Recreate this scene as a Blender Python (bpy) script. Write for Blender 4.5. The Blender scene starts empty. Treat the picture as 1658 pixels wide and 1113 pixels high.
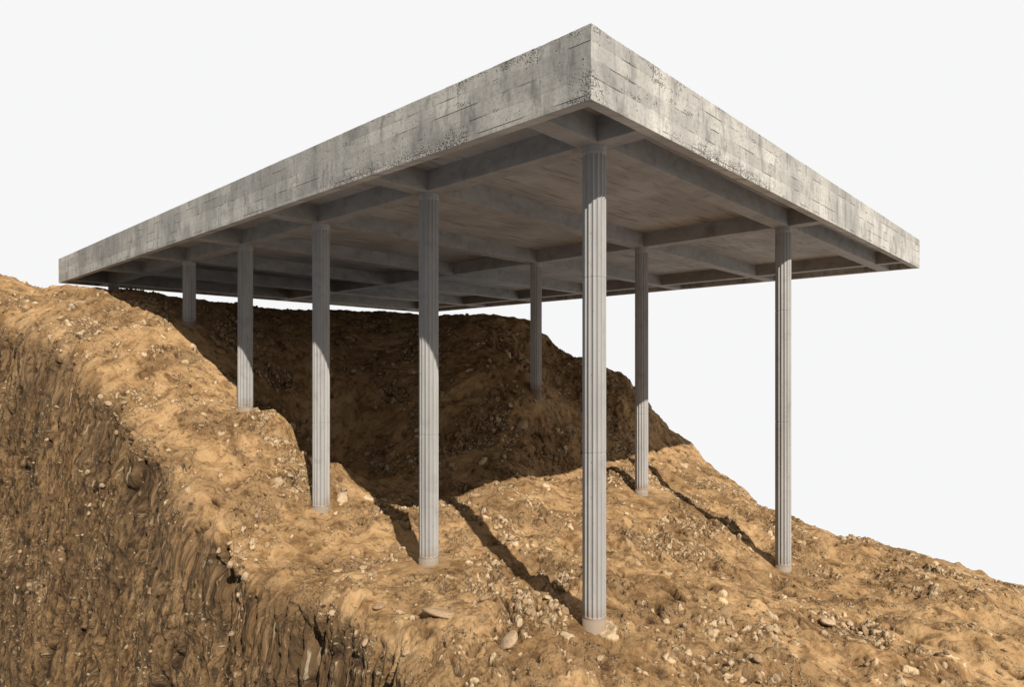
import bpy, bmesh, math, random
import numpy as np
from mathutils import Matrix, Vector

random.seed(7)
RNG = np.random.RandomState(11)
scene = bpy.context.scene
COL = scene.collection

# ------------------------------------------------------------------ plan frame
# origin under the near roof corner; local x runs along the right side (v),
# local y along the left side (u); z = 0 is the camera height.
YAW = 0.8232
CX, CY = 1.0343, 8.4895
S_, C_ = math.sin(YAW), math.cos(YAW)
HB = 3.5232            # underside of fascia and beams
LU, LV = 26.98, 19.60  # roof lengths
U1, DU, V1, DV = 1.0882, 4.1034, 1.5896, 8.1098
SUN = Vector((0.497, -1.111, 1.0)).normalized()

# terrain survey: (u, v, height)
CTRL = [(1.03,1.51,-4.15), (5.12,1.52,-3.97), (9.21,1.53,-3.51), (13.29,1.55,-1.25), (17.39,1.56,1.44), (1.04,9.61,-5.10), (5.15,9.60,-3.71),
        (9.24,9.62,-0.82), (7.88,4.78,-3.51), (7.59,5.32,-3.25), (7.50,6.36,-3.17), (7.68,7.83,-3.34), (7.74,9.08,-3.39), (7.67,10.13,-3.32),
        (7.56,11.88,-3.22), (7.37,14.10,-3.05), (7.32,16.87,-3.01), (8.79,3.38,-3.57), (9.35,3.32,-3.45), (9.76,3.20,-3.20), (10.39,3.02,-2.82),
        (10.98,2.88,-2.52), (12.21,2.42,-1.57), (12.43,2.37,-1.45), (13.54,2.29,-1.28), (14.23,2.24,-1.18), (14.94,1.93,-0.53), (15.78,1.60,0.17),
        (16.70,1.28,0.84), (17.48,0.98,1.47), (18.10,0.85,1.74), (20.23,0.64,2.17), (21.49,0.42,2.64), (22.88,0.24,3.03), (1.64,1.82,-4.05),
        (2.21,2.07,-4.01), (2.95,2.38,-4.06), (3.67,2.69,-4.04), (4.62,3.09,-3.95), (5.69,3.55,-3.80), (6.53,3.91,-3.57), (1.35,9.81,-4.95),
        (2.21,10.18,-4.68), (3.17,10.59,-4.32), (3.91,10.90,-4.13), (4.53,11.16,-3.96), (5.41,11.54,-3.78), (6.13,11.85,-3.22), (5.62,9.88,-3.51),
        (6.36,10.20,-3.18), (6.32,2.07,-4.00), (7.10,2.40,-3.76), (7.93,2.75,-3.61), (11.82,2.67,-3.35), (13.11,3.22,-2.89), (13.91,3.56,-2.34),
        (24.08,1.55,2.55), (29.67,3.19,1.08), (37.51,5.47,-1.87), (23.18,3.75,2.67), (28.40,5.73,1.08), (35.71,8.50,-1.95), (22.02,6.19,2.62),
        (26.84,8.54,0.95), (33.60,11.82,-2.16), (20.15,9.29,2.61), (24.49,12.09,0.88), (30.56,16.00,-2.28), (18.61,12.08,2.30), (22.54,15.25,0.56),
        (28.06,19.69,-2.65), (17.49,12.43,2.15), (21.31,15.71,0.43), (26.65,20.31,-2.79), (14.39,13.26,1.43), (17.86,16.87,-0.16),
        (22.71,21.91,-3.37), (13.04,13.15,1.55), (16.39,16.87,-0.15), (21.07,22.07,-3.40), (11.97,12.51,1.82), (15.26,16.28,-0.00),
        (19.87,21.55,-3.29), (10.74,12.55,-0.46), (13.90,16.45,-2.22), (18.31,21.90,-5.78), (10.17,13.77,0.11), (13.15,17.83,-1.97),
        (17.31,23.51,-5.68), (9.56,15.01,-0.39), (12.36,19.23,-2.62), (16.29,25.14,-6.50), (8.83,15.69,-1.14), (11.50,20.04,-3.53),
        (15.23,26.13,-7.62), (8.29,16.19,-2.33), (10.85,20.64,-4.88), (14.43,26.86,-9.24), (5.42,16.12,-4.24), (7.60,20.93,-7.26),
        (10.64,27.65,-12.25), (3.83,15.56,-5.14), (5.79,20.55,-8.40), (8.54,27.55,-13.75), (2.51,14.74,-4.95), (4.30,19.89,-8.31),
        (6.80,27.12,-13.74), (0.47,14.58,-5.30), (1.88,20.09,-8.84), (3.85,27.81,-14.53), (-0.58,14.19,-5.39), (0.61,19.90,-9.00),
        (2.29,27.89,-14.81), (-2.13,13.58,-5.17), (-1.28,19.61,-8.88), (-0.09,28.06,-14.81), (-3.44,12.75,-5.33), (-2.94,19.10,-9.24),
        (-2.23,27.99,-15.44), (27.71,-1.81,4.01), (34.00,-0.83,2.43), (42.81,0.55,-0.39), (26.19,-1.08,3.17), (32.31,0.06,1.73), (40.87,1.67,-1.11),
        (24.79,-0.47,3.32), (30.75,0.82,1.77), (39.10,2.63,-1.11), (-3.92,6.79,-5.31), (-2.20,4.10,-4.92), (-1.06,2.22,-4.62), (-0.27,1.15,-4.50),
        (0.26,0.45,-4.43), (1.53,-0.86,-4.38), (2.13,-1.55,-4.33), (-2.31,8.02,-4.92), (-0.69,5.84,-4.73), (0.59,4.65,-4.26), (-6.00,6.00,-5.60),
        (-6.00,-1.00,-5.20), (-6.00,12.00,-6.40), (-8.00,3.00,-6.20), (-2.00,-1.50,-4.55), (0.50,-1.50,-4.40), (2.78,-1.50,-4.25), (3.75,-1.50,-4.10),
        (6.65,-1.50,-3.98), (8.60,-1.50,-3.60), (11.80,-1.50,-2.45), (14.10,-1.50,-1.60), (16.90,-1.50,-0.10), (19.70,-1.60,0.75), (23.90,-2.20,1.50)]

# ------------------------------------------------------------------ helpers
def link(o):
    COL.objects.link(o)
    return o

def obj(name, me, mat=None, parent=None):
    o = bpy.data.objects.new(name, me)
    if mat is not None:
        me.materials.append(mat)
    link(o)
    if parent is not None:
        o.parent = parent
    return o

def tag(o, label=None, cat=None, group=None, kind=None):
    if label: o['label'] = label
    if cat: o['category'] = cat
    if group: o['group'] = group
    if kind: o['kind'] = kind

def mesh_np(name, V, F, smooth=True):
    me = bpy.data.meshes.new(name)
    V = np.ascontiguousarray(V, dtype=np.float32)
    F = np.ascontiguousarray(F, dtype=np.int32)
    n = F.shape[1]
    me.vertices.add(len(V)); me.vertices.foreach_set('co', V.ravel())
    me.loops.add(F.size); me.loops.foreach_set('vertex_index', F.ravel())
    me.polygons.add(len(F))
    me.polygons.foreach_set('loop_start', np.arange(0, F.size, n, dtype=np.int32))
    me.polygons.foreach_set('loop_total', np.full(len(F), n, dtype=np.int32))
    me.polygons.foreach_set('use_smooth', np.full(len(F), smooth, dtype=bool))
    me.update(calc_edges=True)
    return me

def smooth01(x, a, b):
    t = np.clip((x - a) / (b - a), 0, 1)
    return t * t * (3 - 2 * t)

# ---- gradient noise
_perm = RNG.permutation(256)
_perm = np.concatenate([_perm, _perm, _perm])
_g = RNG.normal(size=(256, 3)); _g /= np.linalg.norm(_g, axis=1, keepdims=True)

def noise(x, y, z=0.0):
    x, y, z = np.broadcast_arrays(np.asarray(x, float), np.asarray(y, float), np.asarray(z, float))
    xi, yi, zi = np.floor(x), np.floor(y), np.floor(z)
    fx, fy, fz = x - xi, y - yi, z - zi
    xi, yi, zi = xi.astype(int) & 255, yi.astype(int) & 255, zi.astype(int) & 255
    q = lambda t: t * t * t * (t * (t * 6 - 15) + 10)
    u, v, w = q(fx), q(fy), q(fz)
    out = 0
    for dz in (0, 1):
        for dy in (0, 1):
            for dx in (0, 1):
                g = _g[_perm[_perm[_perm[xi + dx] + yi + dy] + zi + dz] & 255]
                d = g[..., 0] * (fx - dx) + g[..., 1] * (fy - dy) + g[..., 2] * (fz - dz)
                out = out + d * (u if dx else 1 - u) * (v if dy else 1 - v) * (w if dz else 1 - w)
    return out * 1.6

def fbm(x, y, z=0.0, n=4, gain=.5):
    s, a, f = 0, 1, 1
    for i in range(n):
        s = s + a * noise(x * f + 17 * i, y * f - 9 * i, z + 3.7 * i)
        a *= gain; f *= 2.03
    return s

def hash2(ix, iy, k):
    h = (ix.astype(np.int64) * 374761393 + iy.astype(np.int64) * 668265263 + k * 974711) & 0x7fffffff
    h = ((h ^ (h >> 13)) * 1274126177) & 0x7fffffff
    h = h ^ (h >> 16)
    return (h & 0xffff) / 65535.0

def pebbles(x, y, cell, seed, prob, rmin=.22, rmax=.46):
    """half-sunk stones: one candidate per cell. Returns (profile 0..1, radius, tone, rim distance)."""
    px, py = x / cell, y / cell
    ix, iy = np.floor(px), np.floor(py)
    best = np.zeros_like(px); rad = np.zeros_like(px); tone = np.zeros_like(px); rim = np.full_like(px, 9.)
    for dy in (-1, 0, 1):
        for dx in (-1, 0, 1):
            cxi, cyi = ix + dx, iy + dy
            ox = cxi + .2 + .6 * hash2(cxi, cyi, seed + 1)
            oy = cyi + .2 + .6 * hash2(cxi, cyi, seed + 2)
            r = rmin + (rmax - rmin) * hash2(cxi, cyi, seed + 3) ** 1.5
            an = 1.9 * (hash2(cxi, cyi, seed + 4) - .5) + .35
            asp = .34 + .52 * hash2(cxi, cyi, seed + 5)
            ok = hash2(cxi, cyi, seed + 6) < prob
            ex, ey = px - ox, py - oy
            ca, sa = np.cos(an), np.sin(an)
            a = (ex * ca + ey * sa) / r
            b = (-ex * sa + ey * ca) / (r * asp)
            d = (np.abs(a) ** 2.4 + np.abs(b) ** 2.4) ** (1 / 2.4)
            d = np.where(ok, d, 9.)
            h = np.sqrt(np.maximum(0, 1 - d * d))
            m = h > best
            best = np.where(m, h, best)
            rad = np.where(m, r * asp * cell, rad)
            tone = np.where(m, hash2(cxi, cyi, seed + 7), tone)
            rim = np.minimum(rim, d)
    return best, rad, tone, rim

# ---- materials
class NT:
    def __init__(s, name):
        s.m = bpy.data.materials.new(name); s.m.use_nodes = True
        s.t = s.m.node_tree; s.t.nodes.clear()
        s.out = s.n('ShaderNodeOutputMaterial'); s.b = s.n('ShaderNodeBsdfPrincipled')
        s.l(s.b.outputs[0], s.out.inputs[0])
    def n(s, typ, **kw):
        k = s.t.nodes.new(typ)
        for a, b in kw.items(): setattr(k, a, b)
        return k
    def l(s, a, b): s.t.links.new(a, b)
    def set(s, inp, v):
        if hasattr(v, 'is_output') or isinstance(v, bpy.types.NodeSocket): s.l(v, inp)
        else: inp.default_value = v
    def math(s, op, a, b=None, c=None, clamp=False):
        k = s.n('ShaderNodeMath', operation=op, use_clamp=clamp)
        s.set(k.inputs[0], a)
        if b is not None: s.set(k.inputs[1], b)
        if c is not None: s.set(k.inputs[2], c)
        return k.outputs[0]
    def step(s, v, a, b, lo=0., hi=1.):
        k = s.n('ShaderNodeMapRange', interpolation_type='SMOOTHSTEP')
        s.set(k.inputs[0], v); k.inputs[1].default_value = a; k.inputs[2].default_value = b
        k.inputs[3].default_value = lo; k.inputs[4].default_value = hi
        return k.outputs[0]
    def noise(s, vec, scale, detail=4, rough=.55, dist=0.):
        k = s.n('ShaderNodeTexNoise')
        s.l(vec, k.inputs['Vector']); k.inputs['Scale'].default_value = scale
        k.inputs['Detail'].default_value = detail; k.inputs['Roughness'].default_value = rough
        k.inputs['Distortion'].default_value = dist
        return k.outputs['Fac']
    def voro(s, vec, scale, feature='F1', rnd=1.):
        k = s.n('ShaderNodeTexVoronoi', feature=feature)
        s.l(vec, k.inputs['Vector']); k.inputs['Scale'].default_value = scale
        k.inputs['Randomness'].default_value = rnd
        return k
    def scale(s, vec, v, loc=(0, 0, 0), rot=(0, 0, 0)):
        k = s.n('ShaderNodeMapping'); s.l(vec, k.inputs[0])
        k.inputs['Location'].default_value = loc; k.inputs['Rotation'].default_value = rot
        k.inputs['Scale'].default_value = v
        return k.outputs[0]
    def mix(s, f, a, b, blend='MIX'):
        k = s.n('ShaderNodeMix', data_type='RGBA', blend_type=blend)
        s.set(k.inputs[0], f)
        for i, v in ((6, a), (7, b)):
            if isinstance(v, (tuple, list)): k.inputs[i].default_value = (*v, 1) if len(v) == 3 else v
            else: s.l(v, k.inputs[i])
        return k.outputs[2]
    def bump(s, h, strength, dist, normal=None):
        k = s.n('ShaderNodeBump'); s.set(k.inputs['Height'], h)
        k.inputs['Strength'].default_value = strength; k.inputs['Distance'].default_value = dist
        if normal is not None: s.l(normal, k.inputs['Normal'])
        return k.outputs[0]

def soil_material():
    m = NT('soil')
    at = m.n('ShaderNodeAttribute', attribute_name='sp').outputs['Vector']
    st = m.n('ShaderNodeAttribute', attribute_name='stone').outputs['Fac']
    tn = m.n('ShaderNodeAttribute', attribute_name='tone').outputs['Fac']
    pit = m.n('ShaderNodeAttribute', attribute_name='pit').outputs['Fac']
    cl = m.n('ShaderNodeAttribute', attribute_name='cliff').outputs['Fac']
    ro = m.n('ShaderNodeAttribute', attribute_name='rough').outputs['Fac']
    big = m.noise(at, .55, 5, .6, .4)
    mid = m.noise(at, 2.6, 6, .62, .5)
    fine = m.noise(at, 14., 6, .65)
    col = m.mix(m.step(big, .36, .64), (.262, .148, .061), (.385, .234, .108))
    col = m.mix(m.step(mid, .40, .68, 0, .65), col, (.48, .312, .158))
    col = m.mix(m.step(mid, .49, .32, 0, .8), col, (.135, .074, .032))
    col = m.mix(m.step(fine, .46, .32, 0, .38), col, (.105, .064, .034))
    col = m.mix(m.step(fine, .56, .72, 0, .35), col, (.37, .25, .14))
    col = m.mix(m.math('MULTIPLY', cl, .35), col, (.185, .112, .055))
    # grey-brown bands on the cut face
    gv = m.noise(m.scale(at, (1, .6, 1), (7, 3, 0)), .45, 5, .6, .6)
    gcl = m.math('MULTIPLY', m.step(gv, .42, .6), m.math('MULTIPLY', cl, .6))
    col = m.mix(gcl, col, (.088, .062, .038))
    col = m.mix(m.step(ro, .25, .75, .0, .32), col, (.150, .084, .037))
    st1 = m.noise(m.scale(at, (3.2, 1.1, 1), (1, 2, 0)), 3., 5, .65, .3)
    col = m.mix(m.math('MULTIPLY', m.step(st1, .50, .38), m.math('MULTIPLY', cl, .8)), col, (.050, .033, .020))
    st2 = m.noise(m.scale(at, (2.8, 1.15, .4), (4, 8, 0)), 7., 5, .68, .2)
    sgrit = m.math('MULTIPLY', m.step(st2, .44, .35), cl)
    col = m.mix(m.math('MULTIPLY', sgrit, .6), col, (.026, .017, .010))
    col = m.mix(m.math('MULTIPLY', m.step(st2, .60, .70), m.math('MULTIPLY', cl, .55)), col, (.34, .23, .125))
    gr_ = m.noise(m.scale(at, (1, 1, 1), (2, 2, 7)), 34., 4, .7)
    col = m.mix(m.math('MULTIPLY', m.step(gr_, .44, .30, 0, .6), m.math('MULTIPLY_ADD', ro, .75, .25)), col, (.075, .042, .020))
    col = m.mix(m.math('MULTIPLY', m.step(gr_, .58, .72, 0, .45), m.math('MULTIPLY_ADD', ro, .75, .25)), col, (.50, .36, .21))
    # dark spots and pits, also sunk in the bump
    sp = m.noise(m.scale(at, (1, 1, 1), (31, 5, 0)), 8.5, 4, .6, .8)
    clus = m.step(m.noise(m.scale(at, (1, 1, 1), (3, 50, 0)), 1.1, 3, .55), .46, .62)
    spots = m.math('MULTIPLY', m.step(sp, .40, .31), m.math('MULTIPLY_ADD', clus, .8, .15))
    col = m.mix(spots, col, (.030, .017, .010))
    # small gravel in the earth: voronoi chips
    wv = m.n('ShaderNodeVectorMath', operation='ADD')
    nn = m.n('ShaderNodeTexNoise'); m.l(at, nn.inputs['Vector']); nn.inputs['Scale'].default_value = 9.
    sc = m.n('ShaderNodeVectorMath', operation='SCALE'); m.l(nn.outputs['Color'], sc.inputs[0]); sc.inputs[3].default_value = .07
    m.l(at, wv.inputs[0]); m.l(sc.outputs[0], wv.inputs[1])
    at2 = m.scale(wv.outputs[0], (1.0, 1.65, 1.0), (0, 0, 0), (0, 0, .5))
    v1 = m.voro(at2, 15.)
    rnd1 = m.n('ShaderNodeSeparateColor'); m.l(v1.outputs['Color'], rnd1.inputs[0])
    chip = m.math('MULTIPLY', m.step(v1.outputs['Distance'], .46, .34), m.math('GREATER_THAN', m.math('MULTIPLY_ADD', clus, .36, rnd1.outputs[0]), .97))
    chipcol = m.mix(rnd1.outputs[1], (.25, .17, .10), (.46, .36, .24))
    col = m.mix(m.math('MULTIPLY', chip, .85), col, chipcol)
    stc = m.mix(m.step(tn, .05, .8), (.27, .172, .090), (.60, .445, .275))
    col = m.mix(m.math('MULTIPLY', m.step(st, .25, .6), m.step(fine, .25, .6, .6, 1.)), col, stc)
    col = m.mix(m.math('MULTIPLY', pit, .92), col, (.032, .018, .010))  # shade of cuts, creases and stone rims painted into the earth colour
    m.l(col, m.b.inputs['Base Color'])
    m.b.inputs['Roughness'].default_value = .95
    m.b.inputs['Specular IOR Level'].default_value = .12
    h = m.math('MULTIPLY_ADD', fine, m.math('MULTIPLY_ADD', clus, .28, .14), m.math('MULTIPLY', mid, .32))
    h = m.math('MULTIPLY_ADD', chip, m.math('SUBTRACT', .34, m.math('MULTIPLY', v1.outputs['Distance'], .6)), h)
    h = m.math('SUBTRACT', h, m.math('MULTIPLY', spots, .35))
    h = m.math('MULTIPLY_ADD', gr_, m.math('MULTIPLY_ADD', ro, .15, .05), h)
    h = m.math('MULTIPLY_ADD', m.math('MULTIPLY', cl, m.math('MINIMUM', st2, .55)), 1.1, h)
    m.l(m.bump(h, 1., .16), m.b.inputs['Normal'])
    return m.m

def stone_material(name='stone'):
    m = NT(name)
    tc = m.n('ShaderNodeTexCoord').outputs['Object']
    geo = m.n('ShaderNodeNewGeometry')
    oi = m.n('ShaderNodeObjectInfo')
    r = m.math('FRACT', m.math('ADD', oi.outputs['Random'], geo.outputs['Random Per Island']))
    f = m.noise(tc, 2.2, 6, .65)
    pos = geo.outputs['Position']
    f2 = m.noise(pos, 30., 5, .6)
    col = m.mix(r, (.27, .175, .093), (.46, .335, .21))
    col = m.mix(m.step(f2, .5, .32, 0, .7), col, (.16, .10, .052))
    col = m.mix(m.step(f, .55, .75, 0, .5), col, (.30, .195, .098))
    m.l(col, m.b.inputs['Base Color'])
    m.b.inputs['Roughness'].default_value = .9
    m.b.inputs['Specular IOR Level'].default_value = .2
    m.l(m.bump(f2, .7, .02), m.b.inputs['Normal'])
    return m.m

def fascia_material():
    m = NT('board_marked_concrete')
    tc = m.n('ShaderNodeTexCoord').outputs['Object']
    sx = m.n('ShaderNodeSeparateXYZ'); m.l(tc, sx.inputs[0])
    A = m.math('ADD', sx.outputs[0], sx.outputs[1])
    Z = m.math('SUBTRACT', sx.outputs[2], HB)
    side = m.math('GREATER_THAN', sx.outputs[1], .01)          # different boards each side
    A2 = m.math('MULTIPLY_ADD', side, 37., A)
    cb = m.n('ShaderNodeCombineXYZ'); m.l(A2, cb.inputs[0]); m.l(Z, cb.inputs[1])
    P = cb.outputs[0]
    # base patchiness
    p1 = m.noise(m.scale(P, (1, .55, 1)), .9, 6, .6, .5)
    p2 = m.noise(m.scale(P, (2.2, .9, 1), (5, 0, 0)), 1.6, 6, .62, .3)
    p3 = m.noise(P, 16., 5, .65)
    col = m.mix(m.step(p1, .35, .66), (.33, .311, .280), (.54, .505, .448))
    col = m.mix(m.step(p2, .50, .33, 0, .6), col, (.150, .145, .132))
    col = m.mix(m.step(p2, .58, .74, 0, .5), col, (.44, .415, .372))
    ru = m.noise(m.scale(P, (1, 1, 1), (0, 9, 0)), 2.3, 4, .6, .4)
    col = m.mix(m.step(ru, .60, .76, 0, .35), col, (.38, .305, .24))
    # vertical run-off
    vs = m.noise(m.scale(P, (7., .45, 1), (0, 2, 0)), 1.2, 4, .6, .2)
    col = m.mix(m.step(vs, .54, .70, 0, .38), col, (.135, .130, .118))
    col = m.mix(m.step(vs, .44, .32, 0, .28), col, (.44, .42, .38))
    col = m.mix(m.step(p3, .55, .36, 0, .30), col, (.165, .155, .14))
    # boards
    def bricks(w, rowh, off, mort, loc):
        b = m.n('ShaderNodeTexBrick', offset=off, squash=1.)
        m.l(m.scale(P, (1, 1, 1), loc), b.inputs['Vector'])
        b.inputs['Color1'].default_value = (0, 0, 0, 1); b.inputs['Color2'].default_value = (1, 1, 1, 1)
        b.inputs['Mortar'].default_value = (.5, .5, .5, 1)
        b.inputs['Scale'].default_value = 1.; b.inputs['Mortar Size'].default_value = mort
        b.inputs['Mortar Smooth'].default_value = .25; b.inputs['Bias'].default_value = 0.
        b.inputs['Brick Width'].default_value = w; b.inputs['Row Height'].default_value = rowh
        return b
    b1 = bricks(3.3, .235, .43, .008, (.3, .16, 0))
    b2 = bricks(1.15, 1.7, .0, .005, (.55, .3, 0))
    tint = m.n('ShaderNodeSeparateColor'); m.l(b1.outputs['Color'], tint.inputs[0])
    col = m.mix(m.step(tint.outputs[0], 0, 1, 0, .30), col, (.125, .12, .11))
    ln = m.noise(m.scale(P, (.9, 3.3, 1), (11, 0, 0)), 1.25, 3, .5)
    lm = m.math('MULTIPLY', b1.outputs['Fac'], m.step(ln, .51, .59))
    lf = m.math('MULTIPLY', b1.outputs['Fac'], .07)
    l2 = m.math('MULTIPLY', b2.outputs['Fac'], m.step(ln, .50, .42, 0, .35))
    line = m.math('MAXIMUM', m.math('MAXIMUM', lm, lf), l2)
    col = m.mix(m.math('MULTIPLY', line, .82), col, (.035, .032, .028))
    # honeycombed pockets along the foot and at the near corner
    wob = m.math('MULTIPLY_ADD', m.noise(P, 3., 4, .6), .5, -.25)
    zz = m.math('ADD', Z, wob)
    footn = m.math('MULTIPLY', m.math('MULTIPLY', m.step(A, 1.7, 2.6), m.step(A, 7.2, 5.2)), m.step(m.noise(m.scale(P, (1, .3, 1), (2.35, 20, 0)), 1.1, 3, .5), .38, .50))
    foot = m.math('MULTIPLY', m.step(zz, .26, .06), footn)
    fade = m.step(A, 13.5, 6.)
    foot = m.math('MULTIPLY', foot, fade)
    cor = m.math('MULTIPLY', m.math('MULTIPLY', m.step(A, .50, .10), m.step(zz, .60, .15)), m.step(m.noise(P, 4.5, 3, .6), .40, .58))
    lnp = m.math('MULTIPLY', m.step(m.noise(m.scale(P, (1, 4, 1), (40, 1, 0)), 1.35, 3, .5), .59, .68), m.step(A, 12., 4., 0, .8))
    topp = m.math('MULTIPLY', m.math('MULTIPLY', m.step(zz, .86, .97), m.step(A, 7., 3., 0, .8)), m.step(m.noise(P, 1.4, 3), .42, .6))
    mask = m.math('MAXIMUM', m.math('MAXIMUM', foot, cor), m.math('MAXIMUM', lnp, topp))
    vh = m.voro(P, 42.)
    vh2 = m.voro(P, 15.)
    pock = m.math('MULTIPLY', m.step(m.math('ADD', vh.outputs['Distance'], m.math('MULTIPLY', p3, .30)), .66, .50), mask)
    vr = m.n('ShaderNodeSeparateColor'); m.l(vh2.outputs['Color'], vr.inputs[0])
    hole = m.math('MULTIPLY', m.step(vh2.outputs['Distance'], .20, .13), m.math('GREATER_THAN', vr.outputs[0], .86))
    hole = m.math('MULTIPLY', hole, m.step(A, 16., 3., .25, 1.))
    rag = m.noise(m.scale(P, (1, 2.4, 1), (0, 30, 0)), 5.5, 6, .7, .9)
    chipm = m.math('MULTIPLY', m.step(rag, .37, .29), m.step(m.noise(P, 1.7, 3, .5), .45, .62))
    dark = m.math('MAXIMUM', m.math('MAXIMUM', pock, hole), m.math('MULTIPLY', chipm, .75))
    gn = m.n('ShaderNodeNewGeometry'); gz = m.n('ShaderNodeSeparateXYZ'); m.l(gn.outputs['True Normal'], gz.inputs[0])
    side_ = m.step(m.math('ABSOLUTE', gz.outputs[2]), .75, .5)
    dark = m.math('MULTIPLY', dark, side_); mask = m.math('MULTIPLY', mask, side_)
    col = m.mix(m.math('MULTIPLY', mask, m.step(p3, .5, .66, 0, .45)), col, (.50, .475, .43))
    col = m.mix(m.math('MULTIPLY', dark, .90), col, (.028, .025, .021))
    m.l(col, m.b.inputs['Base Color'])
    m.b.inputs['Roughness'].default_value = .88
    m.b.inputs['Specular IOR Level'].default_value = .25
    h = m.math('MULTIPLY_ADD', p3, .16, m.math('MULTIPLY', p2, .25))
    h = m.math('SUBTRACT', h, m.math('MULTIPLY', line, .5))
    h = m.math('SUBTRACT', h, m.math('MULTIPLY', dark, .7))
    h = m.math('MULTIPLY_ADD', tint.outputs[0], .10, h)
    m.l(m.bump(h, .85, .022), m.b.inputs['Normal'])
    return m.m

def soffit_material():
    m = NT('soffit_concrete')
    tc = m.n('ShaderNodeTexCoord').outputs['Object']
    p1 = m.noise(tc, .6, 5, .6, .3)
    bd = m.noise(m.scale(tc, (.55, 4.5, 1), (0, 0, 0), (0, 0, .75)), 1.6, 6, .62, .4)
    p3 = m.noise(tc, 18., 5, .6)
    col = m.mix(m.step(p1, .35, .65), (.295, .287, .277), (.39, .38, .368))
    col = m.mix(m.step(bd, .50, .30, 0, .6), col, (.125, .112, .100))
    col = m.mix(m.step(bd, .60, .75, 0, .4), col, (.39, .365, .34))
    m.l(col, m.b.inputs['Base Color'])
    m.b.inputs['Roughness'].default_value = .9
    m.b.inputs['Specular IOR Level'].default_value = .2
    m.l(m.bump(m.math('MULTIPLY_ADD', p3, .2, bd), .8, .03), m.b.inputs['Normal'])
    return m.m

def smooth_concrete(name, lo, hi, vertical, blot=1.):
    m = NT(name)
    tc = m.n('ShaderNodeTexCoord').outputs['Object']
    oi = m.n('ShaderNodeObjectInfo')
    off = m.n('ShaderNodeCombineXYZ'); m.l(m.math('MULTIPLY', oi.outputs['Random'], 50.), off.inputs[0])
    ad = m.n('ShaderNodeVectorMath', operation='ADD'); m.l(tc, ad.inputs[0]); m.l(off.outputs[0], ad.inputs[1])
    P = ad.outputs[0]
    sc = (3., 3., .35) if vertical else (1., 1., 2.)
    p1 = m.noise(m.scale(P, sc), 1.7, 5, .6, .3)
    p2 = m.noise(P, 3.2, 6, .62, .4)
    p3 = m.noise(P, 28., 5, .65)
    col = m.mix(m.step(p1, .32, .68), lo, hi)
    col = m.mix(m.step(p2, .48, .30, 0, .45 * blot), col, tuple(c * .55 for c in lo))
    col = m.mix(m.step(p2, .60, .76, 0, .35 * blot), col, tuple(min(1, c * 1.2) for c in hi))
    v = m.voro(P, 13.)
    vr = m.n('ShaderNodeSeparateColor'); m.l(v.outputs['Color'], vr.inputs[0])
    hole = m.math('MULTIPLY', m.step(v.outputs['Distance'], .16, .10), m.math('GREATER_THAN', vr.outputs[0], .9))
    col = m.mix(m.math('MULTIPLY', hole, .8), col, tuple(c * .2 for c in lo))
    if vertical:
        sz_ = m.n('ShaderNodeSeparateXYZ'); m.l(tc, sz_.inputs[0])
        wv_ = m.math('MULTIPLY_ADD', p2, -.9, m.math('ADD', sz_.outputs[2], .45))
        col = m.mix(m.step(wv_, .42, .02, 0, .75), col, (.23, .145, .075))
        col = m.mix(m.math('MULTIPLY', oi.outputs['Random'], .22), col, tuple(c * .6 for c in lo))
        run = m.noise(m.scale(P, (9., 9., .16)), 1.5, 4, .6, .2)
        col = m.mix(m.step(run, .56, .72, 0, .35), col, tuple(c * .5 for c in lo))
    m.l(col, m.b.inputs['Base Color'])
    m.b.inputs['Roughness'].default_value = .8
    m.b.inputs['Specular IOR Level'].default_value = .3
    m.l(m.bump(m.math('MULTIPLY_ADD', p3, .3, m.math('SUBTRACT', p2, hole)), .5, .012), m.b.inputs['Normal'])
    return m.m

M_SOIL = soil_material()
M_STONE = stone_material()
M_FASCIA = fascia_material()
M_SOFFIT = soffit_material()
M_BEAM = smooth_concrete('beam_concrete', (.245, .231, .212), (.315, .299, .276), False)
M_COLUMN = smooth_concrete('column_concrete', (.32, .306, .286), (.39, .373, .35), True, .6)

# ------------------------------------------------------------------ terrain
K = np.array(CTRL, float)
K[:, 2] -= .24 * smooth01(K[:, 0], 23, 26.5) * smooth01(-K[:, 1], -.6, .9)
K[:, 2] -= .06 * smooth01(K[:, 0], 11, 14) * smooth01(K[:, 1], .5, 2.5) + .10 * smooth01(K[:, 0], 19, 22) * smooth01(K[:, 1], .6, 2.)
def tps(r2):
    return np.where(r2 > 1e-12, .5 * r2 * np.log(np.maximum(r2, 1e-12)), 0)
def tps_fit(K, lam=.15):
    n = len(K); X = K[:, :2]
    d2 = ((X[:, None] - X[None]) ** 2).sum(-1)
    A = np.zeros((n + 3, n + 3)); A[:n, :n] = tps(d2) + lam * np.eye(n)
    A[:n, n] = 1; A[:n, n + 1:] = X; A[n, :n] = 1; A[n + 1:, :n] = X.T
    return np.linalg.solve(A, np.concatenate([K[:, 2], [0, 0, 0]]))
W = tps_fit(K)
def tps_eval(u, v):
    n = len(K); sh = u.shape; u, v = u.ravel(), v.ravel()
    out = W[n] + W[n + 1] * u + W[n + 2] * v
    for k in range(n):
        out = out + W[k] * tps((u - K[k, 0]) ** 2 + (v - K[k, 1]) ** 2)
    return out.reshape(sh)

def axis(segs):
    """segs: list of (start, end, step0, step1)"""
    a = [segs[0][0]]
    for s0, s1, h0, h1 in segs:
        x = s0
        while x < s1 - 1e-6:
            x += h0 + (h1 - h0) * (x - s0) / (s1 - s0)
            a.append(min(x, s1))
    return np.array(a)

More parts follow.
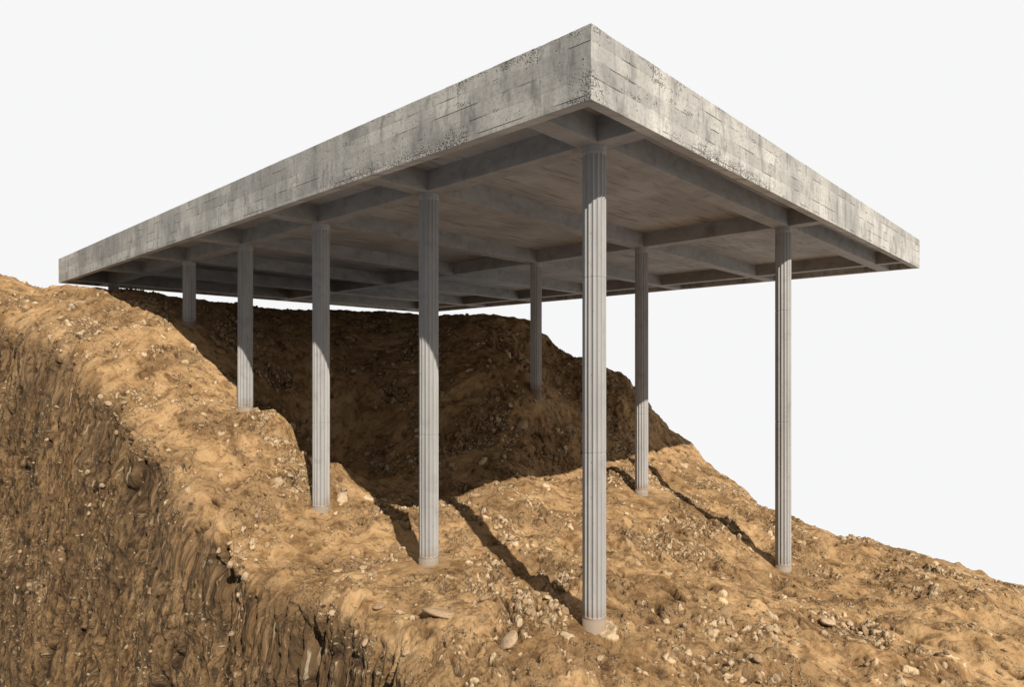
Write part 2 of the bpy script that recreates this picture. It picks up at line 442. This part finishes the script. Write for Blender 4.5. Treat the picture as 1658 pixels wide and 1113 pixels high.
UA = axis([(-9, -5, .09, .035), (-5, 9.5, .021, .021), (9.5, 20, .022, .045), (20, 30, .05, .09), (30, 48, .12, .5)])
BP = axis([(0, 11, .021, .026), (11, 19, .04, .07), (19, 34, .1, .6)])
BN = axis([(0, 3, .022, .03), (3, 15, .034, .05), (15, 20, .1, .2)])
BA = np.concatenate([-BN[:0:-1], BP])
EDGE_U = [-9, 0, 2, 3.7, 6, 8.5, 11, 14, 17, 20, 24, 28, 34, 48]
EDGE_V = [-2.0, -1.6, -1.1, -.75, -.75, -.95, -.95, -1.0, -1.2, -1.5, -2.1, -2.9, -3.6, -5]

U, Bm = np.meshgrid(UA, BA, indexing='xy')          # rows: b, cols: u
# cliff profile: angle of the surface against b
bb = np.linspace(-20, 1.2, 4000)
th = math.radians(82) * (1 - smooth01(bb, -.62, .42))
cs, sn = np.cos(th), np.sin(th)
step = bb[1] - bb[0]
VH = np.cumsum(cs) * step; VZ = np.cumsum(sn) * step
VH -= VH[-1] - bb[-1]; VZ -= VZ[-1]
# horizontal offset and drop
off_h = np.where(Bm < 1.2, np.interp(Bm, bb, VH), Bm)
drop = np.where(Bm < 1.2, np.interp(Bm, bb, VZ), 0.)
ve1 = np.interp(UA, EDGE_U, EDGE_V)
ve1 = ve1 + .22 * fbm(UA * .55, UA * 0 + 4.2, n=3)
ve = ve1[None, :]
Vv = ve + off_h
Tz_in_v = np.maximum(Vv, ve - .5)
# evaluate the survey on a coarser lattice, then interpolate
cu = np.arange(-9.5, 48.6, .25); cv = np.arange(-8.0, 34.1, .25)
CU, CV = np.meshgrid(cu, cv, indexing='xy')
CT = tps_eval(CU, CV)
def lat(u, v):
    fu = np.clip((u - cu[0]) / .25, 0, len(cu) - 1.001); fv = np.clip((v - cv[0]) / .25, 0, len(cv) - 1.001)
    i, j = fu.astype(int), fv.astype(int); a, b = fu - i, fv - j
    return (CT[j, i] * (1 - a) + CT[j, i + 1] * a) * (1 - b) + (CT[j + 1, i] * (1 - a) + CT[j + 1, i + 1] * a) * b
Zb = lat(np.broadcast_to(U, Vv.shape), Tz_in_v) + drop
Pn = np.stack([Vv, U, Zb], -1)                       # local x = v, y = u
# length measured along the ground, so textures do not stretch on the slopes
Tg = Zb - drop
Ua = np.zeros_like(Tg); Ua[:, 1:] = np.cumsum(np.hypot(np.diff(np.broadcast_to(U, Tg.shape), axis=1), np.diff(Tg, axis=1)), axis=1)
Ua -= Ua[:, [int(np.searchsorted(UA, 3.))]] - 3.

def normals(P):
    du = np.gradient(P, axis=1); db = np.gradient(P, axis=0)
    n = np.cross(db, du)
    n /= np.linalg.norm(n, axis=-1, keepdims=True) + 1e-12
    n[n[..., 2] < -.2] *= 1
    return n
N0 = normals(Pn)
if N0[-50, 50, 2] < 0: N0 = -N0
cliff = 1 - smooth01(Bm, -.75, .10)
SPB = np.where(Bm > 0, Bm, Bm * 1.0)
# stretched coordinate on the face
sb = np.where(Bm > 0, Bm, 0) + np.where(Bm <= 0, -(np.abs(Bm) ** 1.0) * (1 - .58 * smooth01(-Bm, 0, 1.6)), 0)
near_col = np.full(U.shape, 9.)
COLS = [(0, 0, .190), (1, 0, .200), (2, 0, .207), (3, 0, .210), (4, 0, .203), (6, 0, .195),
        (0, 1, .192), (1, 1, .194), (2, 1, .196)]
for i, j, r in COLS:
    near_col = np.minimum(near_col, np.hypot(U - (U1 + i * DU), Vv - (V1 + j * DV)))
calm = smooth01(near_col, .25, 1.1)

rough = smooth01(fbm(Ua * .42 + 3, sb * .55 - 8, 91., 4, .6), -.22, .28)      # smooth trodden earth against broken earth
rough = np.maximum(rough, cliff)
wu = Ua + .25 * noise(Ua * .8, sb * .8, 5.5); wb = sb + .25 * noise(Ua * .8, sb * .8, 9.5)
h = (.22 * fbm(wu * .45, wb * .45, 1.3, 3) * smooth01(near_col, .4, 2.5) * (1 - .85 * np.maximum(smooth01(U, 9, 13) * smooth01(Vv, 1, 4), smooth01(U, 18, 21))) + .085 * fbm(wu * 1.5, wb * 1.5, 2.1, 4) * calm
     + .016 * fbm(wu * 5.2, wb * 5.2, 7.7, 3) * (.15 + .85 * rough))
# erosion rills down the slope
ri = np.abs(noise(wb * 1.3, wu * .35, 3.3)); h -= .05 * np.exp(-(ri / .06) ** 2) * (1 - cliff) * calm
clod = np.maximum(0, fbm(wu * 2.6, wb * 2.6, 21., 3)); h += .05 * clod ** 1.3 * calm * (1 - .7 * smooth01(U, 10, 13) * smooth01(Vv, 1, 5)) * (1 - cliff)
# cut face: buttresses, crevices, flakes
cw = Ua + .35 * noise(Ua * .5, Bm * .25, 2.)
f1 = noise(cw * .42, Bm * .07, 11.); f2 = noise(cw * 1.25, Bm * .16, 13.); f3 = noise(cw * 3.4, Bm * .38, 15.)
f4 = noise(cw * 9.5, Bm * 1.5, 19.)
f5 = noise(cw * 19., Bm * 3.2, 23.)
fpatch = smooth01(fbm(Ua * .7, Bm * .35, 37., 3), -.35, .25)
f6 = fbm(cw * 4.6, Bm * 1.1, 33., 4, .62)
hc = (.46 * f1 - .50 * np.exp(-(f2 / .075) ** 2) * smooth01(noise(cw * .6, Bm * .3, 25.), -.1, .25)
      + .18 * np.abs(f2) - .12 * np.abs(f3) - .27 * np.exp(-(f3 / .085) ** 2) * smooth01(noise(cw * 1.1, Bm * .4, 27.), -.15, .2)
      + .05 * f4 - .10 * smooth01(-f4, .34, .5) * fpatch - .05 * smooth01(-f5, .30, .45) * fpatch + .03 * smooth01(f5, .3, .5)
      + .075 * f6 + .025 * fbm(cw * 7., Bm * 3.2, 39., 3, .6) * fpatch)
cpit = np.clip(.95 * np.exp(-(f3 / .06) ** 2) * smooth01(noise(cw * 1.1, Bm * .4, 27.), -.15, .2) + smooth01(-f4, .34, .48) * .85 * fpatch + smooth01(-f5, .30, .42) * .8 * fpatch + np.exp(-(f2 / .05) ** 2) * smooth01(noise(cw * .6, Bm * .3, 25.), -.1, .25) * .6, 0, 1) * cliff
h = h * (1 - .6 * cliff) + hc * cliff
# short dark cuts that follow the fall of the slope
k1 = noise(wu * 2.2, wb * 6.5, 51.); k2 = noise(wu * 5., wb * 13., 53.)
kc = smooth01(fbm(Ua * .7, sb * .7, 55., 3), -.05, .40)
cut1 = smooth01(-k1, .27, .44) * kc * (1 - .5 * cliff); cut2 = smooth01(-k2, .28, .46) * smooth01(fbm(Ua * .9, sb * .9, 57., 3), -.05, .45)
cut1 *= .25 + .75 * rough; cut2 *= .1 + .9 * rough
h -= (.11 * cut1 + .06 * cut2) * calm

# creases between clods
n7 = fbm(wu * 1.5, wb * 2.5, 81., 4, .55); n8 = fbm(wu * 3.6 + 5, wb * 5.6, 83., 3, .55)
m7 = smooth01(fbm(Ua * .5, sb * .5, 85., 3), -.35, .15) * (.15 + .85 * rough); m8 = smooth01(fbm(Ua * .65, sb * .65, 87., 3), -.20, .30) * rough
c7 = np.exp(-(n7 / .045) ** 2) * m7 * (1 - cliff); c8 = np.exp(-(n8 / .06) ** 2) * m8 * (1 - cliff)
h += (.13 * np.minimum(np.abs(n7), .55) * m7 - .035 * c7 + .055 * np.minimum(np.abs(n8), .5) * m8 - .018 * c8) * calm * (1 - cliff) * (1 - .5 * smooth01(U, 10, 13) * smooth01(Vv, 1, 5))
# half-sunk stones of three sizes
clus = smooth01(fbm(Ua * .55, sb * .55, 41., 3), -.02, .36)
clus2 = smooth01(fbm(Ua * .9 + 30, sb * .9, 43., 3), .0, .45)
stone = np.zeros(U.shape); tone = np.zeros(U.shape); pit = np.zeros(U.shape)
wx = Ua + .05 * fbm(Ua * 5, sb * 5, 61., 2); wy = sb + .05 * fbm(Ua * 5 + 9, sb * 5, 63., 2)
for cell, seed, pr, hh in ((.70, 100, (.02 + .16 * clus2) * (Bm > .9), .55), (.30, 200, (.11 + .60 * clus) * (1 - .85 * cliff) * smooth01(np.abs(Bm + .1), .25, .6), .75),
                           (.165, 300, (.06 + .62 * clus) * (1 - .7 * cliff), .85), (.105, 400, (.02 + .40 * clus) * (1 - .6 * cliff), .85)):
    pf, rd, tn, rim = pebbles(wx, wy, cell, seed, np.minimum(.95, pr * (.22 + 1.35 * rough)))
    lift = pf * rd * hh * (1 - .35 * cliff) * (1 - .65 * np.maximum(smooth01(U, 10, 13) * smooth01(Vv, 1, 5), smooth01(Vv, 11, 13))) * smooth01(near_col, .2, .4)
    h = h + lift - np.where(pf > 0, 0, .5 * hh * cell * .17 * np.exp(-((rim - 1.14) / .22) ** 2))
    m = pf > .02
    stone = np.where(m, np.maximum(stone, pf), stone); tone = np.where(m, tn, tone)
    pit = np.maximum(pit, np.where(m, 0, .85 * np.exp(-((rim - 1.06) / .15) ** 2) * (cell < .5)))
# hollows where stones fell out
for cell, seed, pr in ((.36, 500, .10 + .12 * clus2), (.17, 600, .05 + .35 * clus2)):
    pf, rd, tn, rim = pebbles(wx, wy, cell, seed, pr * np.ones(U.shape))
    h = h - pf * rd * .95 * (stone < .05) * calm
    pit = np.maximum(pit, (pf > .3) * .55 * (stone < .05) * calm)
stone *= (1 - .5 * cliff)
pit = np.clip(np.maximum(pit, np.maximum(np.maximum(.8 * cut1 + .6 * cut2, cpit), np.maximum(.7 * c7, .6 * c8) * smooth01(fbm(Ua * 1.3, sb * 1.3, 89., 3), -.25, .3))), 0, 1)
Pn = Pn + N0 * h[..., None]
N1 = normals(Pn)
if N1[-50, 50, 2] < 0: N1 = -N1

nb, nu = U.shape
idx = np.arange(nb * nu).reshape(nb, nu)
Fq = np.stack([idx[:-1, :-1], idx[:-1, 1:], idx[1:, 1:], idx[1:, :-1]], -1).reshape(-1, 4)
v0, v1, v3 = Pn.reshape(-1, 3)[Fq[0]][[0, 1, 3]]
Fq = Fq[:, ::-1]
me = mesh_np('hillside', Pn.reshape(-1, 3), Fq)
def attr(name, arr, typ='FLOAT'):
    a = me.attributes.new(name, typ, 'POINT')
    a.data.foreach_set('vector' if typ == 'FLOAT_VECTOR' else 'value', np.ascontiguousarray(arr, np.float32).ravel())
attr('sp', np.stack([Ua, sb, .4 * Tg], -1), 'FLOAT_VECTOR')
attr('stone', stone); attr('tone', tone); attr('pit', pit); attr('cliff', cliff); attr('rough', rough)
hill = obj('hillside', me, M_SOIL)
hill.location = (CX, CY, 0); hill.rotation_euler = (0, 0, YAW)
tag(hill, 'brown stony earth hillside with a steep cut cliff on its left side', 'hillside', kind='structure')

# ------------------------------------------------------------------ loose stones
def sample(u, b):
    fi = np.interp(u, UA, np.arange(len(UA))); fj = np.interp(b, BA, np.arange(len(BA)))
    i, j = np.clip(np.round(fi).astype(int), 0, nu - 1), np.clip(np.round(fj).astype(int), 0, nb - 1)
    return Pn[j, i], N1[j, i]
ROT = np.array([[C_, -S_, 0], [S_, C_, 0], [0, 0, 1.]])
def to_world(p): return p @ ROT.T + np.array([CX, CY, 0])

def stone_mesh(name, seed, sub):
    bm = bmesh.new(); bmesh.ops.create_icosphere(bm, subdivisions=sub, radius=1.)
    rs = np.random.RandomState(seed)
    V = np.array([v.co[:] for v in bm.verts])
    for k in range(7):                                   # flatten random facets
        n = rs.normal(size=3); n /= np.linalg.norm(n); d = rs.uniform(.55, .85)
        s = V @ n; V = V - np.outer(np.maximum(0, s - d) * .85, n)
    V = V * (1 + .10 * noise(V[:, 0] * 1.4 + seed * 3, V[:, 1] * 1.4, V[:, 2] * 1.4)[:, None])
    V *= np.array([1, rs.uniform(.55, .85), rs.uniform(.38, .62)])
    for v, c in zip(bm.verts, V): v.co = c
    for f in bm.faces: f.smooth = True
    me = bpy.data.meshes.new(name); bm.to_mesh(me); bm.free()
    return me

NC = 4600
cu_, cb_ = RNG.uniform(-4.5, 21, NC * 8), RNG.uniform(-11, 16, NC * 8)
cb_ = np.where(RNG.rand(NC * 8) < .3, RNG.uniform(-11, 0, NC * 8), cb_)
dens = smooth01(fbm(cu_ * .55, np.where(cb_ > 0, cb_, cb_ * .42) * .55, 41., 3), .02, .50) * .9 + .03
keep = RNG.rand(NC * 8) < dens * np.where(cb_ < -.4, .10, 1)
cu_, cb_ = cu_[keep][:NC], cb_[keep][:NC]
sz = .016 + .085 * RNG.rand(len(cu_)) ** 5 + .02 * RNG.rand(len(cu_))
p_, n_ = sample(cu_, cb_)
okc = np.ones(len(cu_), bool)
for i, j, r in COLS:
    okc &= np.hypot(p_[:, 1] - (U1 + i * DU), p_[:, 0] - (V1 + j * DV)) > r + .12
wp = to_world(p_); wn = n_ @ ROT.T
vis = (np.einsum('ij,ij->i', wn, -wp) > 0) & (np.abs(wp[:, 0] / np.maximum(wp[:, 1], .1)) < .78) & (wp[:, 2] / np.maximum(wp[:, 1], .1) > -.49)
app = np.where(vis & okc, sz / np.linalg.norm(wp, axis=1), -1)
order = np.argsort(-app)
BIG = order[:280]
rest = np.array([k for k in order[280:] if okc[k]])

def frame(n, ang):
    n = Vector(n).normalized(); t = n.orthogonal().normalized()
    t = Matrix.Rotation(ang, 3, n) @ t; b = n.cross(t)
    return Matrix((t, b, n)).transposed()

SM = [stone_mesh('stone', 50 + k, 3) for k in range(10)]
for s in SM: s.materials.append(M_STONE)
protos = []
def put_stone(k, u, b, size, label, group, sink=.25, ang=None, flat=1.):
    p, n = sample(np.array([u]), np.array([b]))
    w = to_world(p)[0]; nn = (n @ ROT.T)[0]
    if len(protos) == len(SM): o = protos[k % len(SM)].copy()
    else: o = bpy.data.objects.new('stone', SM[k % len(SM)]); protos.append(o)
    o.name = 'stone'
    link(o)
    nn = nn / np.linalg.norm(nn)
    R = frame(nn, random.uniform(0, 6.28) if ang is None else ang)
    o.matrix_world = Matrix.Translation(Vector(w) + Vector(nn) * size * sink) @ R.to_4x4() @ Matrix.Diagonal((size, size, size * flat, 1))
    tag(o, label, 'stone', group)
    return o
A_SUN, B_SUN = 1.12, .476
FOOT = {(0, 0): 'the tallest column', (1, 0): 'the second cliff side column', (2, 0): 'the third cliff side column',
        (3, 0): 'the fourth cliff side column', (0, 1): 'the outermost column', (1, 1): 'the half lit inner column'}
def region(u, v, b, z):
    if b < -.35:
        if u < 8: return 'stuck in the dark cliff face below the front of the lit ledge'
        return 'stuck in the tall cliff face at the far left'
    if u > A_SUN * (HB - z) and v > B_SUN * (HB - z):
        return 'lying in the dark roof shade on the left of the hill' if v < 6 else 'lying in the dark roof shade on the mound by the inner columns'
    d = sorted((math.hypot(u - U1 - i * DU, v - V1 - j * DV), (i, j)) for (i, j) in FOOT)
    if d[0][0] < 1.7: return 'on lit earth around the foot of ' + FOOT[d[0][1]]
    if b < .9: return 'on the sunlit brink of the cliff, ' + ('towards the lower front' if u < 7 else 'high up on the left')
    if u < .3: return 'on the open lit slope at the lower right'
    if v > 7: return 'on the lit slope between the outermost and the half lit column'
    return 'on the lit ground between the corner column and the roof shadow' if u < 8 else 'on the lit left slope beside the cliff side columns'
KEY = [(10.23, .98, .17, 'pale rounded stone left of the third cliff side column'),
       (9.52, .57, .115, 'smaller pale stone just below the rounded one left of the third cliff side column'),
       (9.67, 2.48, .145, 'pale egg shaped stone between the third cliff side column and the roof shadow'),
       (14.39, .61, .125, 'lone pale stone on the upper left slope below the short lit column'),
       (4.14, -.36, .14, 'pale stone at the brink of the cliff in the lower front'),
       (3.02, .05, .34, 'broad flat pale slab of stone in the lit earth at the lower front'),
       (1.70, .25, .22, 'broad stone left of the foot of the tallest nearest column'),
       (-1.07, 6.05, .20, 'large stone half sunk in the slope below the outermost column'),
       (-.03, 3.95, .19, 'large stone right of the foot of the tallest nearest column'),
       (8.92, 8.57, .24, 'long dark stone lying in the shade in front of the inner column')]
for q, (u, v, size, lab) in enumerate(KEY):
    b = v - float(np.interp(u, UA, ve1))
    put_stone(q, u, b, size, lab, 'larger stones set in the slope', sink=.14, ang=random.uniform(0, 6.28), flat=.75 if size < .3 else .45)
seen = {}
for q, k in enumerate(BIG):
    reg = region(p_[k, 1], p_[k, 0], cb_[k], p_[k, 2])
    n0 = seen.get(reg, 0); seen[reg] = n0 + 1
    if n0 == 0: lab, grp = 'largest loose stone ' + reg, 'stones ' + reg
    else: lab, grp = 'small brown stone ' + reg, 'stones ' + reg
    put_stone(10 + q, cu_[k], cb_[k], float(sz[k]), lab, grp, sink=random.uniform(.05, .3))

# the rest: too many to count
base = []
for k in range(6):
    m_ = stone_mesh('chip', 90 + k, 1)
    v_ = np.empty(len(m_.vertices) * 3); m_.vertices.foreach_get('co', v_)
    f_ = np.array([p.vertices[:] for p in m_.polygons]); base.append((v_.reshape(-1, 3), f_)); bpy.data.meshes.remove(m_)
VV, FF, o_ = [], [], 0
for k in rest:
    bv, bf = base[k % 6]
    R = np.array(frame(n_[k], random.uniform(0, 6.28)))
    VV.append((bv * sz[k]) @ R.T + p_[k] + n_[k] * sz[k] * .12); FF.append(bf + o_); o_ += len(bv)
gme = mesh_np('gravel', np.concatenate(VV), np.concatenate(FF))
gr = obj('gravel', gme, M_STONE); gr.location = hill.location; gr.rotation_euler = hill.rotation_euler
tag(gr, 'small loose gravel scattered over the brown earth slope', 'gravel', kind='stuff')

# ------------------------------------------------------------------ pavilion
pav = bpy.data.objects.new('concrete_pavilion', None); link(pav)
pav.location = (CX, CY, 0); pav.rotation_euler = (0, 0, YAW)
tag(pav, 'open grey concrete pavilion with a flat roof on tall fluted columns over the hillside', 'pavilion')

def box(bm, x0, x1, y0, y1, z0, z1):
    vs = [bm.verts.new((x, y, z)) for z in (z0, z1) for y in (y0, y1) for x in (x0, x1)]
    for f in ((0, 2, 3, 1), (4, 5, 7, 6), (0, 1, 5, 4), (2, 6, 7, 3), (0, 4, 6, 2), (1, 3, 7, 5)):
        bm.faces.new([vs[i] for i in f])
def box_obj(name, dims, mat, bevel=0., seg=1):
    bm = bmesh.new(); box(bm, *dims)
    if bevel: bmesh.ops.bevel(bm, geom=bm.edges[:], offset=bevel, segments=seg, affect='EDGES', profile=.6)
    me = bpy.data.meshes.new(name); bm.to_mesh(me); bm.free()
    return obj(name, me, mat, pav)

FT, TOP = .18, HB + 1.0
# roof slab inside the fascia ring
SOF = HB + .42
box_obj('roof_slab', (FT - .01, LV - FT + .01, FT - .01, LU - FT + .01, SOF, TOP - .06), M_SOFFIT)

def fascia_panel(axis_, length, at, other):
    """long upstand beam as a finely divided prism with a slightly worn outline"""
    n = int(length / .05)
    t = np.linspace(0, length, n + 1)
    prof = [(0, .005), (.005, 0), (FT - .01, 0), (FT, .01), (FT, 1.0), (.006, 1.0), (0, .994)]
    seg = []
    nz = 22
    outer = [(0., z) for z in np.linspace(.994, .005, nz)[1:-1]]
    ring = prof + outer
    R_ = np.array(ring)
    m = len(R_)
    V = np.zeros((n + 1, m, 3))
    for i in range(m):
        d, z = R_[i]
        wear = np.zeros(n + 1)
        if d < .03:
            near = np.exp(-t / 2.0)
            edge = .6 * math.exp(-(z / .03) ** 2) + .5 * math.exp(-((1 - z) / .04) ** 2)
            wear = (.010 * np.maximum(0, fbm(t * 4.1 + at * 9, t * 0 + z * 5, 3.3, 4)) * edge
                    + .005 * np.maximum(0, fbm(t * 9 + at * 9, z * 9 + t * 0, 8.3, 3)) * near
                    + .003 * noise(t * .7 + at, z * 2.5 + t * 0, 4.4))
        dd = d + wear
        V[:, i, 2] = HB + z + (wear * .8 if z < .05 else (-wear * .6 if z > .95 else 0))
        if axis_ == 'y':
            V[:, i, 0] = (dd if at < 1 else at - dd); V[:, i, 1] = other + t
        else:
            V[:, i, 1] = (dd if at < 1 else at - dd); V[:, i, 0] = other + t
    ii = np.arange((n + 1) * m).reshape(n + 1, m)
    jj = np.roll(ii, -1, axis=1)
    F = np.stack([ii[:-1], ii[1:], jj[1:], jj[:-1]], -1).reshape(-1, 4)
    me = mesh_np('fascia', V.reshape(-1, 3), F, smooth=False)
    bm = bmesh.new(); bm.from_mesh(me)
    bm.verts.ensure_lookup_table()
    bm.faces.new([bm.verts[int(k)] for k in ii[0]]); bm.faces.new([bm.verts[int(k)] for k in ii[-1]])
    bmesh.ops.recalc_face_normals(bm, faces=bm.faces[:])
    bm.to_mesh(me); bm.free()
    return obj('fascia', me, M_FASCIA, pav)
fascia_panel('y', LU, 0., 0.)                       # left side, full length
fascia_panel('x', LV - 0.004, 0., 0.004)            # right side
fascia_panel('y', LU - FT - .004, LV, FT + .002)    # far side
fascia_panel('x', LV - 2 * FT - .004, LU, FT + .002)

BW = .19
for k in range(7):
    y = U1 + k * DU
    box_obj('beam', (FT - .02, LV - FT + .02, y - BW, y + BW, HB + .004, SOF + .05), M_BEAM, .008)
for k in range(3):
    x = V1 + k * DV
    box_obj('beam', (x - BW + .003, x + BW - .003, FT - .02, LU - FT + .02, HB + .008, SOF + .04), M_BEAM, .008)

# fluted columns ---------------------------------------------------------
NF, SUBS = 16, 10
def column_mesh(r, h, phase):
    """shaft from the plain base band up to the beam, flutes stop below the neck; cast joints are shallow grooves"""
    na = NF * SUBS
    a = np.arange(na) / na * 2 * math.pi + phase
    t = (np.arange(na) % SUBS) / SUBS
    flute = np.sin(np.pi * t) ** .75                       # concave flute, sharp arris
    zs = [(0., 0.), (.16, 0.), (.165, .35), (.18, 1.), ]
    joints = [z for z in (h - 2.09, h - 4.88) if z > .6]
    top = [(h - .14, 1.), (h - .12, .35), (h - .11, 0.), (h, 0.)]
    mid = []
    z = .18
    for jz in sorted(joints):
        mid += [(jz - .012, 1., 0), (jz - .008, 1., .006), (jz + .008, 1., .006), (jz + .012, 1., 0)]
    prof = [(z, f, 0.) for z, f in zs] + mid + [(z, f, 0.) for z, f in top]
    V = []
    for z, f, g in prof:
        rr = r - .125 * r * f * flute - g
        V.append(np.stack([rr * np.cos(a), rr * np.sin(a), np.full(na, z)], -1))
    V = np.array(V); m = len(prof)
    ii = np.arange(m * na).reshape(m, na); jj = np.roll(ii, -1, axis=1)
    F = np.stack([ii[:-1], jj[:-1], jj[1:], ii[1:]], -1).reshape(-1, 4)
    me = mesh_np('column', V.reshape(-1, 3), F, smooth=False)
    return me

def plain_drum(name, r, h0, h1):
    bm = bmesh.new()
    bmesh.ops.create_cone(bm, cap_ends=True, segments=64, radius1=r, radius2=r, depth=h1 - h0)
    for v in bm.verts: v.co.z += (h0 + h1) / 2
    for f in bm.faces: f.smooth = len(f.verts) == 4
    me = bpy.data.meshes.new(name); bm.to_mesh(me); bm.free()
    return me

BASE_Z = {(0, 0): -4.12, (1, 0): -3.97, (2, 0): -3.53, (3, 0): -1.27, (4, 0): 1.42, (6, 0): 2.6, (0, 1): -5.08, (1, 1): -3.70, (2, 1): -.84}
WHERE = {(0, 0): 'tallest nearest column under the front roof corner', (1, 0): 'column just behind the corner column on the cliff side',
         (2, 0): 'column half in roof shade beside the dark shadow edge', (3, 0): 'column standing where the lit slope meets the shade',
         (4, 0): 'short column fully in shade high on the slope', (6, 0): 'stub of a column hidden behind the crest',
         (0, 1): 'sunlit tall column on the outer side against the white sky', (1, 1): 'slim inner column with only its lower half lit',
         (2, 1): 'dark inner column standing on the shaded hill'}
for (i, j, r) in COLS:
    uu, vv = U1 + i * DU, V1 + j * DV
    if (i, j) == (6, 0): uu -= .25
    g = lat(np.array([uu]), np.array([vv]))[0]
    z0 = BASE_Z[(i, j)]
    h = HB + .006 - z0
    o = obj('column', column_mesh(r, h, random.uniform(0, .1) + .12), M_COLUMN, pav)
    o.location = (vv, uu, z0)
    o['label'] = WHERE[(i, j)]
    b = obj('base', plain_drum('base', r + .001, -.9, .13), M_COLUMN, o)

# ------------------------------------------------------------------ light and camera
w = bpy.data.worlds.new('World'); scene.world = w; w.use_nodes = True
wt = w.node_tree
bg = wt.nodes.get('Background') or wt.nodes.new('ShaderNodeBackground')
# pale haze-white sky, bright ahead of the camera, dimmed behind to deepen shade
tcw = wt.nodes.new('ShaderNodeTexCoord')
mr = wt.nodes.new('ShaderNodeMapRange'); mr.interpolation_type = 'SMOOTHSTEP'
dt = wt.nodes.new('ShaderNodeVectorMath'); dt.operation = 'DOT_PRODUCT'
wt.links.new(tcw.outputs['Generated'], dt.inputs[0]); dt.inputs[1].default_value = (.45, .89, 0)
wt.links.new(dt.outputs['Value'], mr.inputs[0]); mr.inputs[1].default_value = -.36; mr.inputs[2].default_value = .04
mr.inputs[3].default_value = 0.; mr.inputs[4].default_value = 1.
mxw = wt.nodes.new('ShaderNodeMix'); mxw.data_type = 'RGBA'
wt.links.new(mr.outputs[0], mxw.inputs[0])
mxw.inputs[6].default_value = (.25, .258, .272, 1); mxw.inputs[7].default_value = (.822, .822, .826, 1)
wt.links.new(mxw.outputs[2], bg.inputs['Color']); bg.inputs['Strength'].default_value = 1.0

sl = bpy.data.lights.new('sun', 'SUN'); sl.energy = 5.0; sl.angle = math.radians(.5); sl.color = (1., .95, .87)
so = link(bpy.data.objects.new('sun', sl)); so.rotation_euler = SUN.to_track_quat('Z', 'Y').to_euler()
so.location = SUN * 40

cam = bpy.data.cameras.new('camera'); co = link(bpy.data.objects.new('camera', cam))
co.location = (0, 0, 0); co.rotation_euler = (math.pi / 2, 0, 0)
cam.sensor_width = 36; cam.lens = 1050.57 / 1658 * 36
cam.shift_y = (596.42 - 556.5) / 1658
cam.clip_start = .1; cam.clip_end = 500
scene.camera = co
scene.view_settings.view_transform = 'Standard'; scene.view_settings.look = 'None'
scene.view_settings.exposure = .18; scene.view_settings.gamma = 1
